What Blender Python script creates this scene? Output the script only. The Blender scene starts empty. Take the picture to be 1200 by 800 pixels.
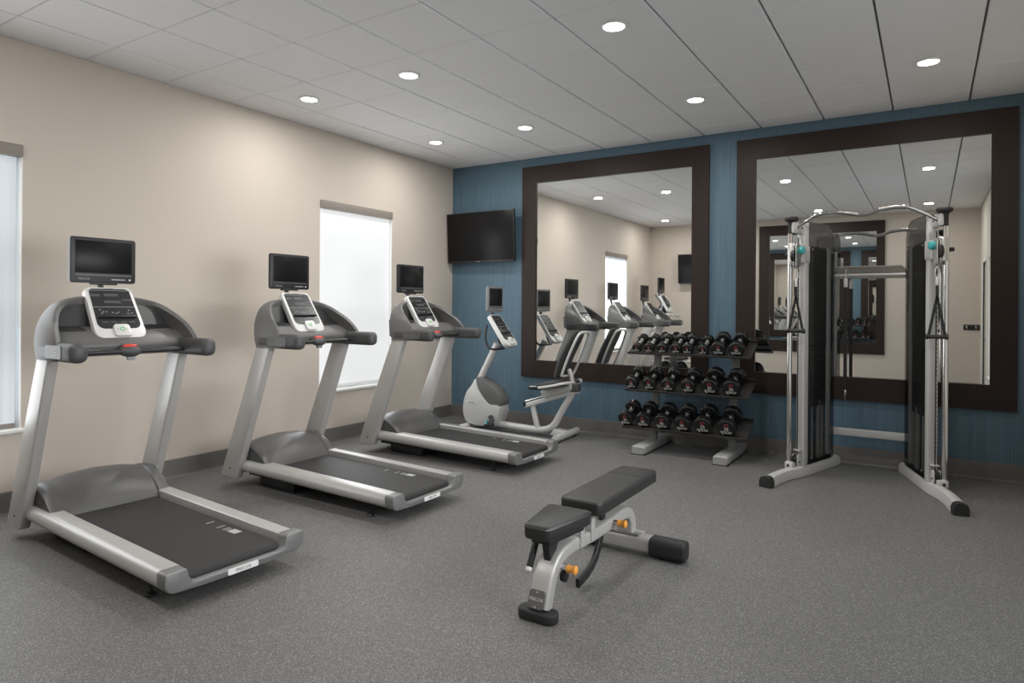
import bpy, bmesh, math, random
from mathutils import Vector, Matrix
random.seed(7)
SC = bpy.context.scene
COL = SC.collection
PI = math.pi
H = 3.405            # ceiling height
XR, YO = 6.37, -7.632  # right wall, opposite wall

# ------------------------------------------------------------------ camera
yaw, roll, fpx, py = 0.5646, 0.0072, 771.78, 359.65
F = Vector((-math.sin(yaw), math.cos(yaw), 0)); R = Vector((math.cos(yaw), math.sin(yaw), 0)); U = R.cross(F)
R2 = R*math.cos(roll) + U*math.sin(roll); U2 = R2.cross(F)
cd = bpy.data.cameras.new('camera'); cam = bpy.data.objects.new('camera', cd); COL.objects.link(cam)
M4 = Matrix((R2, U2, -F)).transposed().to_4x4(); M4.translation = Vector((5.57, -7.247, 1.505)); cam.matrix_world = M4
cd.sensor_width = 36; cd.lens = 36*fpx/1200; cd.shift_y = (py-400)/1200; cd.clip_start = 0.02
SC.camera = cam
# ------------------------------------------------------------------ world, exposure, bounce depth
w = bpy.data.worlds.new('world'); SC.world = w; w.use_nodes = True
w.node_tree.nodes['Background'].inputs[0].default_value = (0.8, 0.9, 1, 1)
w.node_tree.nodes['Background'].inputs[1].default_value = 0.4
SC.view_settings.view_transform = 'Standard'; SC.view_settings.look = 'None'
SC.view_settings.exposure = 0.09; SC.view_settings.gamma = 1; SC.view_settings.use_curve_mapping = False
SC.cycles.max_bounces = 14; SC.cycles.diffuse_bounces = 7; SC.cycles.glossy_bounces = 8
SC.cycles.transparent_max_bounces = 16; SC.cycles.sample_clamp_indirect = 6
SC.cycles.caustics_reflective = True
LAMP_W = 15.5        # each recessed downlight
WIN_W = 18.0         # daylight through each blind on the left wall
FILL_W = 40.0        # added fill light at the made-up window in the right wall

# ------------------------------------------------------------------ materials
def mat(name, col, rough=0.5, metal=0.0, spec=None, emit=None, es=1.0, coat=0.0, noise=None, bump=None, trans=0.0):
    m = bpy.data.materials.new(name); m.use_nodes = True
    nt = m.node_tree; b = nt.nodes['Principled BSDF']
    b.inputs['Base Color'].default_value = (*col, 1); b.inputs['Roughness'].default_value = rough
    b.inputs['Metallic'].default_value = metal
    if spec is not None: b.inputs['Specular IOR Level'].default_value = spec
    if coat: b.inputs['Coat Weight'].default_value = coat; b.inputs['Coat Roughness'].default_value = 0.08
    if trans: b.inputs['Transmission Weight'].default_value = trans
    if emit: b.inputs['Emission Color'].default_value = (*emit, 1); b.inputs['Emission Strength'].default_value = es
    tc = nt.nodes.new('ShaderNodeTexCoord')
    if noise or bump:
        sc, amt = noise or (60, 0.0)
        n = nt.nodes.new('ShaderNodeTexNoise'); n.inputs['Scale'].default_value = sc; n.inputs['Detail'].default_value = 3
        nt.links.new(tc.outputs['Object'], n.inputs['Vector'])
        if amt:
            mx = nt.nodes.new('ShaderNodeMix'); mx.data_type = 'RGBA'
            mx.inputs[6].default_value = (*[c*(1-amt) for c in col], 1); mx.inputs[7].default_value = (*[min(1, c*(1+amt)) for c in col], 1)
            nt.links.new(n.outputs['Fac'], mx.inputs[0]); nt.links.new(mx.outputs[2], b.inputs['Base Color'])
        if bump:
            bs, st = bump
            n2 = nt.nodes.new('ShaderNodeTexNoise'); n2.inputs['Scale'].default_value = bs
            nt.links.new(tc.outputs['Object'], n2.inputs['Vector'])
            bp = nt.nodes.new('ShaderNodeBump'); bp.inputs['Strength'].default_value = st; bp.inputs['Distance'].default_value = 0.002
            nt.links.new(n2.outputs['Fac'], bp.inputs['Height']); nt.links.new(bp.outputs[0], b.inputs['Normal'])
    return m

M = {}
M['cream'] = mat('cream_paint', (0.535, 0.475, 0.412), 0.75, noise=(1.2, 0.02), bump=(180, 0.12))
M['white_wall'] = mat('pale_paint', (0.70, 0.66, 0.58), 0.7)
M['tile'] = mat('ceiling_tile', (0.74, 0.735, 0.735), 0.85, noise=(90, 0.05), bump=(240, 0.25))
M['grid'] = mat('ceiling_grid', (0.17, 0.17, 0.17), 0.6)
M['base'] = mat('rubber_baseboard', (0.115, 0.108, 0.10), 0.5, noise=(5, 0.04))
M['white'] = mat('white_paint', (0.78, 0.77, 0.74), 0.45)
M['lens'] = mat('lamp_lens', (1, 1, 1), 0.5, emit=(1, 0.97, 0.92), es=14)
M['trimring'] = mat('lamp_trim', (0.75, 0.75, 0.74), 0.4)
M['mirror'] = mat('mirror_glass', (0.90, 0.91, 0.90), 0.0, 1.0)
M['espresso'] = mat('espresso_wood', (0.026, 0.0165, 0.0125), 0.5, spec=0.25, noise=(7, 0.25))
M['silver'] = mat('silver_paint', (0.47, 0.46, 0.445), 0.36, 0.25, noise=(40, 0.02))
M['silver_dark'] = mat('dark_silver_paint', (0.20, 0.20, 0.198), 0.42, 0.2)
M['grey_shell'] = mat('grey_plastic', (0.115, 0.113, 0.11), 0.42, noise=(30, 0.03), bump=(500, 0.12))
M['grey_pod'] = mat('dark_grey_plastic', (0.066, 0.066, 0.067), 0.5, bump=(600, 0.12))
M['hood'] = mat('hood_plastic', (0.088, 0.086, 0.085), 0.36, noise=(20, 0.03))
M['pocket'] = mat('smoke_plastic', (0.035, 0.034, 0.034), 0.28)
M['bezel'] = mat('bezel_silver', (0.66, 0.655, 0.64), 0.33, 0.15)
M['panel'] = mat('panel_black', (0.018, 0.018, 0.019), 0.3)
M['panel_mid'] = mat('panel_grey', (0.07, 0.07, 0.072), 0.4)  # plain grey for console fields, strips and strut pegs
M['keys'] = mat('key_print', (0.30, 0.30, 0.30), 0.5)
M['screen'] = mat('screen_black', (0.010, 0.010, 0.0105), 0.3, spec=0.14)
M['black'] = mat('black_plastic', (0.014, 0.014, 0.0145), 0.42)
M['black_rubber'] = mat('black_rubber', (0.018, 0.018, 0.018), 0.6, bump=(300, 0.2))
M['belt'] = mat('belt_rubber', (0.021, 0.0195, 0.019), 0.62, noise=(250, 0.3), bump=(500, 0.3))
M['mark'] = mat('grey_print', (0.42, 0.42, 0.42), 0.6)
M['plaque'] = mat('white_plaque', (0.85, 0.85, 0.84), 0.4)
M['ink'] = mat('grey_ink', (0.18, 0.18, 0.18), 0.5)
M['red'] = mat('red_button', (0.65, 0.05, 0.03), 0.35)
M['green'] = mat('green_print', (0.12, 0.55, 0.16), 0.5)
M['orange'] = mat('orange_knob', (0.85, 0.36, 0.06), 0.35)
M['teal'] = mat('teal_knob', (0.05, 0.42, 0.42), 0.4)
M['chrome'] = mat('chrome', (0.72, 0.71, 0.69), 0.12, 1.0)
M['handle_chrome'] = mat('handle_chrome', (0.92, 0.91, 0.89), 0.3, 1.0)
M['chrome_knurl'] = mat('worn_chrome', (0.55, 0.53, 0.50), 0.25, 1.0, bump=(700, 0.5))
M['bike_white'] = mat('bike_silver', (0.56, 0.555, 0.54), 0.36, 0.12)
M['vinyl'] = mat('black_vinyl', (0.022, 0.0215, 0.021), 0.4, bump=(420, 0.3))
M['mesh_fabric'] = mat('seat_fabric', (0.05, 0.05, 0.05), 0.7, bump=(700, 0.5))
M['head'] = mat('dumbbell_black', (0.007, 0.007, 0.007), 0.25, spec=0.5)
M['headface'] = mat('dumbbell_face', (0.008, 0.008, 0.008), 0.45, spec=0.3)
M['label_white'] = mat('label_white', (0.48, 0.48, 0.46), 0.5)
M['label_red'] = mat('label_red', (0.36, 0.03, 0.045), 0.5)
M['tray'] = mat('rack_tray', (0.045, 0.042, 0.04), 0.35, 0.3)
M['rod'] = mat('guide_rod', (0.62, 0.62, 0.60), 0.25, 0.6)
M['stackp'] = mat('weight_plate', (0.08, 0.08, 0.079), 0.5)
M['dark_chrome'] = mat('dark_chrome', (0.34, 0.32, 0.30), 0.2, 1.0, bump=(60, 0.3))
M['cover'] = mat('cassette_taupe', (0.235, 0.205, 0.175), 0.6)
M['door'] = mat('door_grey', (0.30, 0.28, 0.26), 0.5)
M['steel'] = mat('satin_steel', (0.6, 0.59, 0.57), 0.3, 0.9)
M['outside'] = mat('outside_light', (0.7, 0.78, 0.85), 0.6, emit=(0.75, 0.86, 1.0), es=0.75)
M['yellow'] = mat('yellow_rubber', (0.62, 0.55, 0.22), 0.5)

# smoked acrylic: clear grey for the arched top, dark tint for the body
for key, tint, fac in (('acrylic', 0.80, 0.30), ('acrylic_dark', 0.72, 0.10)):
  m = bpy.data.materials.new('smoked_acrylic'); m.use_nodes = True; nt = m.node_tree; b = nt.nodes['Principled BSDF']; out = nt.nodes['Material Output']
  b.inputs['Base Color'].default_value = (0.16, 0.155, 0.15, 1) if key == 'acrylic' else (0.012, 0.012, 0.013, 1); b.inputs['Roughness'].default_value = 0.08
  tr = nt.nodes.new('ShaderNodeBsdfTransparent'); tr.inputs[0].default_value = (tint, tint, tint, 1)
  mx = nt.nodes.new('ShaderNodeMixShader'); mx.inputs[0].default_value = fac
  nt.links.new(tr.outputs[0], mx.inputs[1]); nt.links.new(b.outputs[0], mx.inputs[2]); nt.links.new(mx.outputs[0], out.inputs[0]); M[key] = m

# speckled rubber floor
m = bpy.data.materials.new('speckled_rubber'); m.use_nodes = True; nt = m.node_tree; b = nt.nodes['Principled BSDF']
tc = nt.nodes.new('ShaderNodeTexCoord')
v = nt.nodes.new('ShaderNodeTexVoronoi'); v.inputs['Scale'].default_value = 290
nt.links.new(tc.outputs['Object'], v.inputs['Vector'])
cr = nt.nodes.new('ShaderNodeValToRGB'); e = cr.color_ramp.elements
e[0].position = 0; e[0].color = (0.09, 0.088, 0.0855, 1); e[1].position = 1; e[1].color = (0.157, 0.153, 0.149, 1)
sep = nt.nodes.new('ShaderNodeSeparateColor'); nt.links.new(v.outputs['Color'], sep.inputs[0]); nt.links.new(sep.outputs[0], cr.inputs[0])
cr2 = nt.nodes.new('ShaderNodeValToRGB'); cr2.color_ramp.interpolation = 'CONSTANT'
cr2.color_ramp.elements[0].color = (0, 0, 0, 1); cr2.color_ramp.elements[1].position = 0.84; cr2.color_ramp.elements[1].color = (1, 1, 1, 1)
nt.links.new(sep.outputs[1], cr2.inputs[0])
mxc = nt.nodes.new('ShaderNodeMix'); mxc.data_type = 'RGBA'; mxc.inputs[7].default_value = (0.28, 0.274, 0.266, 1)
nt.links.new(cr2.outputs[0], mxc.inputs[0]); nt.links.new(cr.outputs[0], mxc.inputs[6])
n = nt.nodes.new('ShaderNodeTexNoise'); n.inputs['Scale'].default_value = 1.3; n.inputs['Detail'].default_value = 4
nt.links.new(tc.outputs['Object'], n.inputs['Vector'])
mp = nt.nodes.new('ShaderNodeMapRange'); mp.inputs[3].default_value = 0.9; mp.inputs[4].default_value = 1.1
nt.links.new(n.outputs['Fac'], mp.inputs[0])
ml = nt.nodes.new('ShaderNodeMix'); ml.data_type = 'RGBA'; ml.blend_type = 'MULTIPLY'; ml.inputs[0].default_value = 1
nt.links.new(mxc.outputs[2], ml.inputs[6]); nt.links.new(mp.outputs[0], ml.inputs[7])
nt.links.new(ml.outputs[2], b.inputs['Base Color']); b.inputs['Roughness'].default_value = 0.55; b.inputs['Specular IOR Level'].default_value = 0.35
bp = nt.nodes.new('ShaderNodeBump'); bp.inputs['Strength'].default_value = 0.15; bp.inputs['Distance'].default_value = 0.001
nt.links.new(v.outputs['Distance'], bp.inputs['Height']); nt.links.new(bp.outputs[0], b.inputs['Normal']); M['floor'] = m

# blue wallpaper with fine vertical striations
m = bpy.data.materials.new('blue_wallpaper'); m.use_nodes = True; nt = m.node_tree; b = nt.nodes['Principled BSDF']
tc = nt.nodes.new('ShaderNodeTexCoord'); mpg = nt.nodes.new('ShaderNodeMapping'); mpg.inputs['Scale'].default_value = (70, 70, 1.2)
nt.links.new(tc.outputs['Object'], mpg.inputs[0])
n = nt.nodes.new('ShaderNodeTexNoise'); n.inputs['Scale'].default_value = 1.0; n.inputs['Detail'].default_value = 5
nt.links.new(mpg.outputs[0], n.inputs['Vector'])
cr = nt.nodes.new('ShaderNodeValToRGB'); e = cr.color_ramp.elements
e[0].position = 0.3; e[0].color = (0.066, 0.122, 0.168, 1); e[1].position = 0.7; e[1].color = (0.10, 0.172, 0.225, 1)
nt.links.new(n.outputs['Fac'], cr.inputs[0]); nt.links.new(cr.outputs[0], b.inputs['Base Color'])
b.inputs['Roughness'].default_value = 0.55
bp = nt.nodes.new('ShaderNodeBump'); bp.inputs['Strength'].default_value = 0.2; bp.inputs['Distance'].default_value = 0.002
nt.links.new(n.outputs['Fac'], bp.inputs['Height']); nt.links.new(bp.outputs[0], b.inputs['Normal']); M['blue'] = m

# daylit blinds (lit windows)
def shade_mat(name, a, c, es, sc):
    m = bpy.data.materials.new(name); m.use_nodes = True; nt = m.node_tree; b = nt.nodes['Principled BSDF']
    tc = nt.nodes.new('ShaderNodeTexCoord'); mpg = nt.nodes.new('ShaderNodeMapping'); mpg.inputs['Scale'].default_value = sc
    nt.links.new(tc.outputs['Object'], mpg.inputs[0])
    n = nt.nodes.new('ShaderNodeTexNoise'); n.inputs['Scale'].default_value = 1; n.inputs['Detail'].default_value = 2
    nt.links.new(mpg.outputs[0], n.inputs['Vector'])
    cr = nt.nodes.new('ShaderNodeValToRGB'); e = cr.color_ramp.elements
    e[0].position = 0.3; e[0].color = (*a, 1); e[1].position = 0.7; e[1].color = (*c, 1)
    nt.links.new(n.outputs['Fac'], cr.inputs[0]); nt.links.new(cr.outputs[0], b.inputs['Emission Color'])
    b.inputs['Emission Strength'].default_value = es; b.inputs['Base Color'].default_value = (0.4, 0.4, 0.4, 1); b.inputs['Roughness'].default_value = 0.9
    return m
M['shade'] = shade_mat('roller_shade', (0.70, 0.72, 0.73), (0.84, 0.85, 0.86), 0.68, (0.5, 0.7, 0.9))
M['sheer'] = shade_mat('sheer_shade', (0.40, 0.47, 0.54), (0.66, 0.72, 0.78), 0.55, (14, 14, 0.15))

# ------------------------------------------------------------------ mesh builder
def catmull(pts, n=6, closed=False):
    P = [Vector(p) for p in pts]
    if len(P) < 3: return P
    out = []; N = len(P)
    segs = N if closed else N-1
    for i in range(segs):
        if closed: p0, p1, p2, p3 = P[(i-1) % N], P[i], P[(i+1) % N], P[(i+2) % N]
        else: p0, p1, p2, p3 = P[max(i-1, 0)], P[i], P[i+1], P[min(i+2, N-1)]
        for k in range(n):
            t = k/n
            out.append(0.5*((2*p1)+(p2-p0)*t+(2*p0-5*p1+4*p2-p3)*t*t+(3*p1-p0-3*p2+p3)*t**3))
    if not closed: out.append(P[-1])
    return out

class MB:
    def __init__(s): s.v = []; s.f = []; s.m = []; s.mats = []
    def mi(s, mname):
        if mname not in s.mats: s.mats.append(mname)
        return s.mats.index(mname)
    def add(s, vs, fs, mname, X=None):
        o = len(s.v); k = s.mi(mname)
        for p in vs: s.v.append(tuple(X @ Vector(p)) if X is not None else tuple(p))
        for f in fs: s.f.append(tuple(i+o for i in f)); s.m.append(k)
        return s
    def addbm(s, bm, mname, X=None):
        bm.verts.index_update()
        s.add([v.co[:] for v in bm.verts], [[v.index for v in f.verts] for f in bm.faces], mname, X); bm.free(); return s
    def box(s, c, d, mname, bev=0.0, seg=2, X=None):
        bm = bmesh.new(); bmesh.ops.create_cube(bm, size=1)
        bmesh.ops.scale(bm, vec=d, verts=bm.verts); bmesh.ops.translate(bm, vec=c, verts=bm.verts)
        if bev > 0: bmesh.ops.bevel(bm, geom=bm.edges[:], offset=min(bev, min(d)*0.49), segments=seg, profile=0.5, affect='EDGES')
        return s.addbm(bm, mname, X)
    def prism(s, poly, axis, a0, a1, mname, bev=0.0, seg=2, X=None):
        """poly: 2D points in the two other axes in order (x:yz, y:xz, z:xy)"""
        def P(p, a): return {'x': (a, p[0], p[1]), 'y': (p[0], a, p[1]), 'z': (p[0], p[1], a)}[axis]
        bm = bmesh.new(); n = len(poly)
        A = [bm.verts.new(P(p, a0)) for p in poly]; B = [bm.verts.new(P(p, a1)) for p in poly]
        bm.faces.new(A); bm.faces.new(B[::-1])
        for i in range(n): bm.faces.new((A[i], B[i], B[(i+1) % n], A[(i+1) % n]))
        bmesh.ops.recalc_face_normals(bm, faces=bm.faces)
        if bev > 0:
            ed = [e for e in bm.edges if len(e.link_faces) == 2 and e.calc_face_angle(0) > 0.5]
            bmesh.ops.bevel(bm, geom=ed, offset=bev, segments=seg, profile=0.5, affect='EDGES', clamp_overlap=True)
        return s.addbm(bm, mname, X)
    def tube(s, pts, r, mname, n=12, smooth=0, closed=False, prof=None, X=None, up=None):
        P = catmull(pts, smooth, closed) if smooth else [Vector(p) for p in pts]
        N = len(P); T = []
        for i in range(N):
            if closed: t = P[(i+1) % N]-P[(i-1) % N]
            else: t = P[min(i+1, N-1)]-P[max(i-1, 0)]
            T.append(t.normalized())
        u = Vector(up) if up else (Vector((0, 0, 1)) if abs(T[0].z) < 0.9 else Vector((1, 0, 0)))
        if prof is None:
            rr = r if isinstance(r, (list, tuple)) else None
            prof0 = [(math.cos(2*PI*k/n), math.sin(2*PI*k/n)) for k in range(n)]
        else: n = len(prof); prof0 = prof; rr = None
        vs = []; fs = []
        for i in range(N):
            u = (u-T[i]*u.dot(T[i]))
            if u.length < 1e-6: u = T[i].orthogonal()
            u.normalize(); b = T[i].cross(u)
            if rr: q = rr[min(len(rr)-1, int(round(i*(len(rr)-1)/max(1, N-1))))]
            else: q = r
            for a, c in prof0: vs.append(tuple(P[i]+(b*a+u*c)*q))
        for i in range(N if closed else N-1):
            j = (i+1) % N
            for k in range(n): fs.append((i*n+k, i*n+(k+1) % n, j*n+(k+1) % n, j*n+k))
        if not closed: fs.append(tuple(range(n))[::-1]); fs.append(tuple((N-1)*n+k for k in range(n)))
        return s.add(vs, fs, mname, X)
    def lathe(s, prof, p0, axis, mname, n=24, X=None):
        """prof: list of (radius, distance along axis)"""
        p0 = Vector(p0); a = Vector(axis).normalized(); u = a.orthogonal().normalized(); b = a.cross(u)
        vs = []; fs = []
        for r, d in prof:
            for k in range(n): vs.append(tuple(p0+a*d+(u*math.cos(2*PI*k/n)+b*math.sin(2*PI*k/n))*max(r, 1e-5)))
        L = len(prof)
        for i in range(L-1):
            for k in range(n): fs.append((i*n+k, i*n+(k+1) % n, (i+1)*n+(k+1) % n, (i+1)*n+k))
        fs.append(tuple(range(n))[::-1]); fs.append(tuple((L-1)*n+k for k in range(n)))
        return s.add(vs, fs, mname, X)
    def cyl(s, p0, p1, r, mname, n=20, bev=0.0, X=None):
        p0 = Vector(p0); p1 = Vector(p1); d = (p1-p0).length
        prof = [(r, 0), (r, d)] if not bev else [(r-bev, 0), (r-bev*0.3, bev*0.3), (r, bev), (r, d-bev), (r-bev*0.3, d-bev*0.3), (r-bev, d)]
        return s.lathe(prof, p0, p1-p0, mname, n, X)
    def grid(s, rows, mname, closed_u=False, X=None):
        n = len(rows[0]); vs = [p for r in rows for p in r]; fs = []
        for i in range(len(rows)-1):
            for k in range(n if closed_u else n-1): fs.append((i*n+k, i*n+(k+1) % n, (i+1)*n+(k+1) % n, (i+1)*n+k))
        return s.add(vs, fs, mname, X)
    def ball(s, c, d, mname, X=None, n=20):
        bm = bmesh.new(); bmesh.ops.create_uvsphere(bm, u_segments=n, v_segments=n//2, radius=1)
        bmesh.ops.scale(bm, vec=d, verts=bm.verts); bmesh.ops.translate(bm, vec=c, verts=bm.verts)
        return s.addbm(bm, mname, X)
    def text(s, body, size, mname, X, depth=0.0008, bold=0.0):
        c = bpy.data.curves.new('t', 'FONT'); c.body = body; c.size = size; c.align_x = 'CENTER'; c.align_y = 'CENTER'
        c.extrude = depth; c.offset = bold; c.resolution_u = 2
        o = bpy.data.objects.new('t', c); COL.objects.link(o)
        dg = bpy.context.evaluated_depsgraph_get(); me = bpy.data.meshes.new_from_object(o.evaluated_get(dg))
        s.add([v.co[:] for v in me.vertices], [p.vertices[:] for p in me.polygons], mname, X)
        bpy.data.objects.remove(o); bpy.data.curves.remove(c); bpy.data.meshes.remove(me); return s
    def build(s, name, parent=None, off=(0, 0, 0), angle=35, kind=None, label=None, cat=None, group=None):
        me = bpy.data.meshes.new(name)
        o3 = Vector(off)
        me.from_pydata([tuple(Vector(p)-o3) for p in s.v], [], s.f)
        for k in s.mats: me.materials.append(M[k])
        me.polygons.foreach_set('material_index', s.m)
        bm = bmesh.new(); bm.from_mesh(me); bmesh.ops.recalc_face_normals(bm, faces=bm.faces); bm.to_mesh(me); bm.free()
        me.polygons.foreach_set('use_smooth', [True]*len(me.polygons)); me.set_sharp_from_angle(angle=math.radians(angle)); me.update()
        o = bpy.data.objects.new(name, me); COL.objects.link(o)
        if parent: o.parent = parent
        elif off != (0, 0, 0): o.location = off
        if kind: o['kind'] = kind
        tag(o, label, cat, group)
        return o

def tag(o, label=None, cat=None, group=None):
    if label: o['label'] = label
    if cat: o['category'] = cat
    if group: o['group'] = group
    return o
def empty(name, loc, label, cat, group=None, rz=0):
    o = bpy.data.objects.new(name, None); COL.objects.link(o); o.location = loc; o.rotation_euler = (0, 0, rz)
    o.empty_display_size = 0.1
    return tag(o, label, cat, group)
def copy_tree(o, parent=None):
    c = o.copy(); COL.objects.link(c)
    if parent: c.parent = parent
    for ch in list(o.children): copy_tree(ch, c)
    return c
def rrect(x0, x1, y0, y1, r, n=5):
    """rounded rectangle outline; r may be (bl, br, tr, tl)"""
    if not isinstance(r, tuple): r = (r,)*4
    pts = []
    for (cx, cy, rr, a0) in ((x0+r[0], y0+r[0], r[0], PI), (x1-r[1], y0+r[1], r[1], 1.5*PI), (x1-r[2], y1-r[2], r[2], 0), (x0+r[3], y1-r[3], r[3], PI/2)):
        for k in range(n+1):
            a = a0+PI/2*k/n; pts.append((cx+rr*math.cos(a), cy+rr*math.sin(a)))
    return pts
def frame_mat(o, ex, ey, ez): # matrix from origin and axes
    X = Matrix((Vector(ex).normalized(), Vector(ey).normalized(), Vector(ez).normalized())).transposed().to_4x4(); X.translation = Vector(o); return X

# ================================================================== SETTING
T = 0.15
MB().box((XR/2, YO/2, -0.05), (XR+2*T, -YO+2*T, 0.1), 'floor').build('floor', kind='structure')
# blue back wall, right wall, opposite wall
MB().box((XR/2, T/2, H/2+0.05), (XR+2*T, T, H+0.1), 'blue').build('wall_back', kind='structure')
MB().box((XR/2, YO-T/2, H/2+0.05), (XR+2*T, T, H+0.1), 'cream').build('wall_front', kind='structure')
DY0, DY1, DZ = -6.98, -6.06, 2.33
b = MB()
W3 = (-5.75, -2.4, 0.45, 2.35)  # opening cut for the made-up fill window
for y0, y1, z0, z1 in ((YO, DY0, 0, H+0.1), (DY1, W3[0], 0, H+0.1), (W3[1], 0, 0, H+0.1), (W3[0], W3[1], 0, W3[2]), (W3[0], W3[1], W3[3], H+0.1), (DY0, DY1, DZ, H+0.1)):
    b.box((XR+T/2, (y0+y1)/2, (z0+z1)/2), (T, y1-y0, z1-z0), 'white_wall')
b.build('wall_right', kind='structure')
# left wall with two window openings
W2 = (-2.347, -1.216, 0.575, 2.655); W1 = (-6.24, -5.11, 0.60, 2.655)
b = MB()
for y0, y1, z0, z1 in ((YO, W1[0], 0, H+.1), (W1[1], W2[0], 0, H+.1), (W2[1], 0, 0, H+.1), (W1[0], W1[1], 0, W1[2]), (W1[0], W1[1], W1[3], H+.1), (W2[0], W2[1], 0, W2[2]), (W2[0], W2[1], W2[3], H+.1)):
    b.box((-T/2, (y0+y1)/2, (z0+z1)/2), (T, y1-y0, z1-z0), 'cream')
b.build('wall_left', kind='structure')
for i, W in enumerate((W1, W2)):
    y0, y1, z0, z1 = W
    wf = MB()
    for a0, a1, c0, c1 in ((y0, y0+.05, z0, z1), (y1-.05, y1, z0, z1), (y0, y1, z0, z0+.05), (y0, y1, z1-.05, z1), ((y0+y1)/2-.02, (y0+y1)/2+.02, z0, z1)):
        wf.box((-.115, (a0+a1)/2, (c0+c1)/2), (.05, a1-a0, c1-c0), 'white', .006)
    o = wf.build('window_%d' % (i+1), kind='structure')
    MB().box((-.12, (y0+y1)/2, (z0+z1)/2), (.008, y1-y0-.02, z1-z0-.02), 'outside').build('pane', o)
    # slim jamb liner and sill
    j = MB()
    j.box((-.06, y1-.004, (z0+z1)/2), (.12, .008, z1-z0), 'white').box((-.06, y0+.004, (z0+z1)/2), (.12, .008, z1-z0), 'white')
    j.build('jamb', o)
    MB().box((-.045, (y0+y1)/2, z0-.014), (.13, y1-y0+.03, .03), 'white', .007).build('sill', o)
for i, (W, mt, gap) in enumerate(((W1, 'sheer', .05), (W2, 'shade', .03))):
    y0, y1, z0, z1 = W; yc = (y0+y1)/2
    lab = ('sheer bluish roller shade in the window at the left edge of the photo', 'closed white roller shade in the window behind the middle treadmill')[i]
    e = empty('roller_shade', (0, yc, z0), lab, 'window shade', 'roller shades on the left wall')
    of = (0, yc, z0)
    MB().box((-.018, yc, z1-.045), (.075, y1-y0-.004, .088), 'cover', .006).build('cassette', e, of)
    zb = z0+.035 if i == 0 else z0+.05
    MB().box((-.03, yc-.004, (zb+z1-.09)/2), (.003, y1-y0-gap, z1-.09-zb), mt).build('fabric', e, of)
    MB().box((-.03, yc-.004, zb-.012), (.016, y1-y0-gap, .034), 'cover' if i == 0 else 'plaque', .005).build('bottom_bar', e, of)
    # bead chain
    MB().tube([(-.02, y1-.016, z1-.09), (-.02, y1-.016, z0+.75), (-.012, y1-.016, z0+.73), (-.004, y1-.016, z0+.75), (-.004, y1-.016, z1-.09)], .0022, 'white', 6).build('chain', e, of)
# made-up wide window in the right wall, added to carry the fill light
y0, y1, z0, z1 = W3; wf = MB()
for a0, a1, c0, c1 in [(y0, y1, z0, z0+.06), (y0, y1, z1-.06, z1)]+[(y0+(y1-y0-.06)*k/3, y0+(y1-y0-.06)*k/3+.06, z0, z1) for k in range(4)]:
    wf.box((XR+.10, (a0+a1)/2, (c0+c1)/2), (.06, a1-a0, c1-c0), 'white', .006)
o = wf.build('window_3', kind='structure')
MB().box((XR+.11, (y0+y1)/2, (z0+z1)/2), (.008, y1-y0-.02, z1-z0-.02), 'outside').build('pane', o)
MB().box((XR+.05, (y0+y1)/2, z0-.012), (.14, y1-y0, .03), 'white', .007).build('sill', o)
# baseboards
BH, BT = .157, .012
def baseboard(name, p0, p1, nrm):
    b = MB(); a = Vector(p0); c = Vector(p1); n = Vector(nrm)
    prof = [(0, 0), (.02, 0), (.015, .008), (.012, .02), (.012, BH-.012), (.009, BH-.003), (.003, BH), (0, BH)]
    b.grid([[tuple(a+n*d+Vector((0, 0, z))) for d, z in prof], [tuple(c+n*d+Vector((0, 0, z))) for d, z in prof]], 'base', True)
    b.build(name, kind='structure')
baseboard('baseboard_back', (0, 0, 0), (XR, 0, 0), (0, -1, 0))
baseboard('baseboard_left', (0, YO, 0), (0, 0, 0), (1, 0, 0))
baseboard('baseboard_front', (0, YO, 0), (XR, YO, 0), (0, 1, 0))
baseboard('baseboard_right', (XR, DY1+.07, 0), (XR, 0, 0), (-1, 0, 0))
# drop ceiling: lay-in tiles over a grid
b = MB(); b.box((XR/2, YO/2, H+.06), (XR+2*T, -YO+2*T, .06), 'grid')
xs = [0]+[.468+.600*i for i in range(0, 10)]+[XR]; xs = [x for x in xs if x < XR-.02]+[XR]
ys = [-4.077+.621*j for j in range(-6, 7)]; ys = [YO]+[y for y in ys if YO+.02 < y < -.02]+[0]
for i in range(len(xs)-1):
    for j in range(len(ys)-1):
        gx, gy = .0075, .0025
        x0, x1, y0, y1 = xs[i]+gx, xs[i+1]-gx, ys[j]+gy, ys[j+1]-gy
        dz = random.uniform(-.0012, .0012)
        pr = [(x0+.004, y0+.006, H+dz), (x1-.004, y0+.006, H+dz), (x1-.004, y1-.006, H+dz), (x0+.004, y1-.006, H+dz),
              (x0, y0, H+.006+dz), (x1, y0, H+.006+dz), (x1, y1, H+.006+dz), (x0, y1, H+.006+dz),
              (x0, y0, H+.03), (x1, y0, H+.03), (x1, y1, H+.03), (x0, y1, H+.03)]
        fs = [(3, 2, 1, 0)]+[(k, (k+1) % 4, 4+(k+1) % 4, 4+k) for k in range(4)]+[(4+k, 4+(k+1) % 4, 8+(k+1) % 4, 8+k) for k in range(4)]
        b.add(pr, fs, 'tile')
b.build('ceiling', kind='structure', angle=20)
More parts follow.
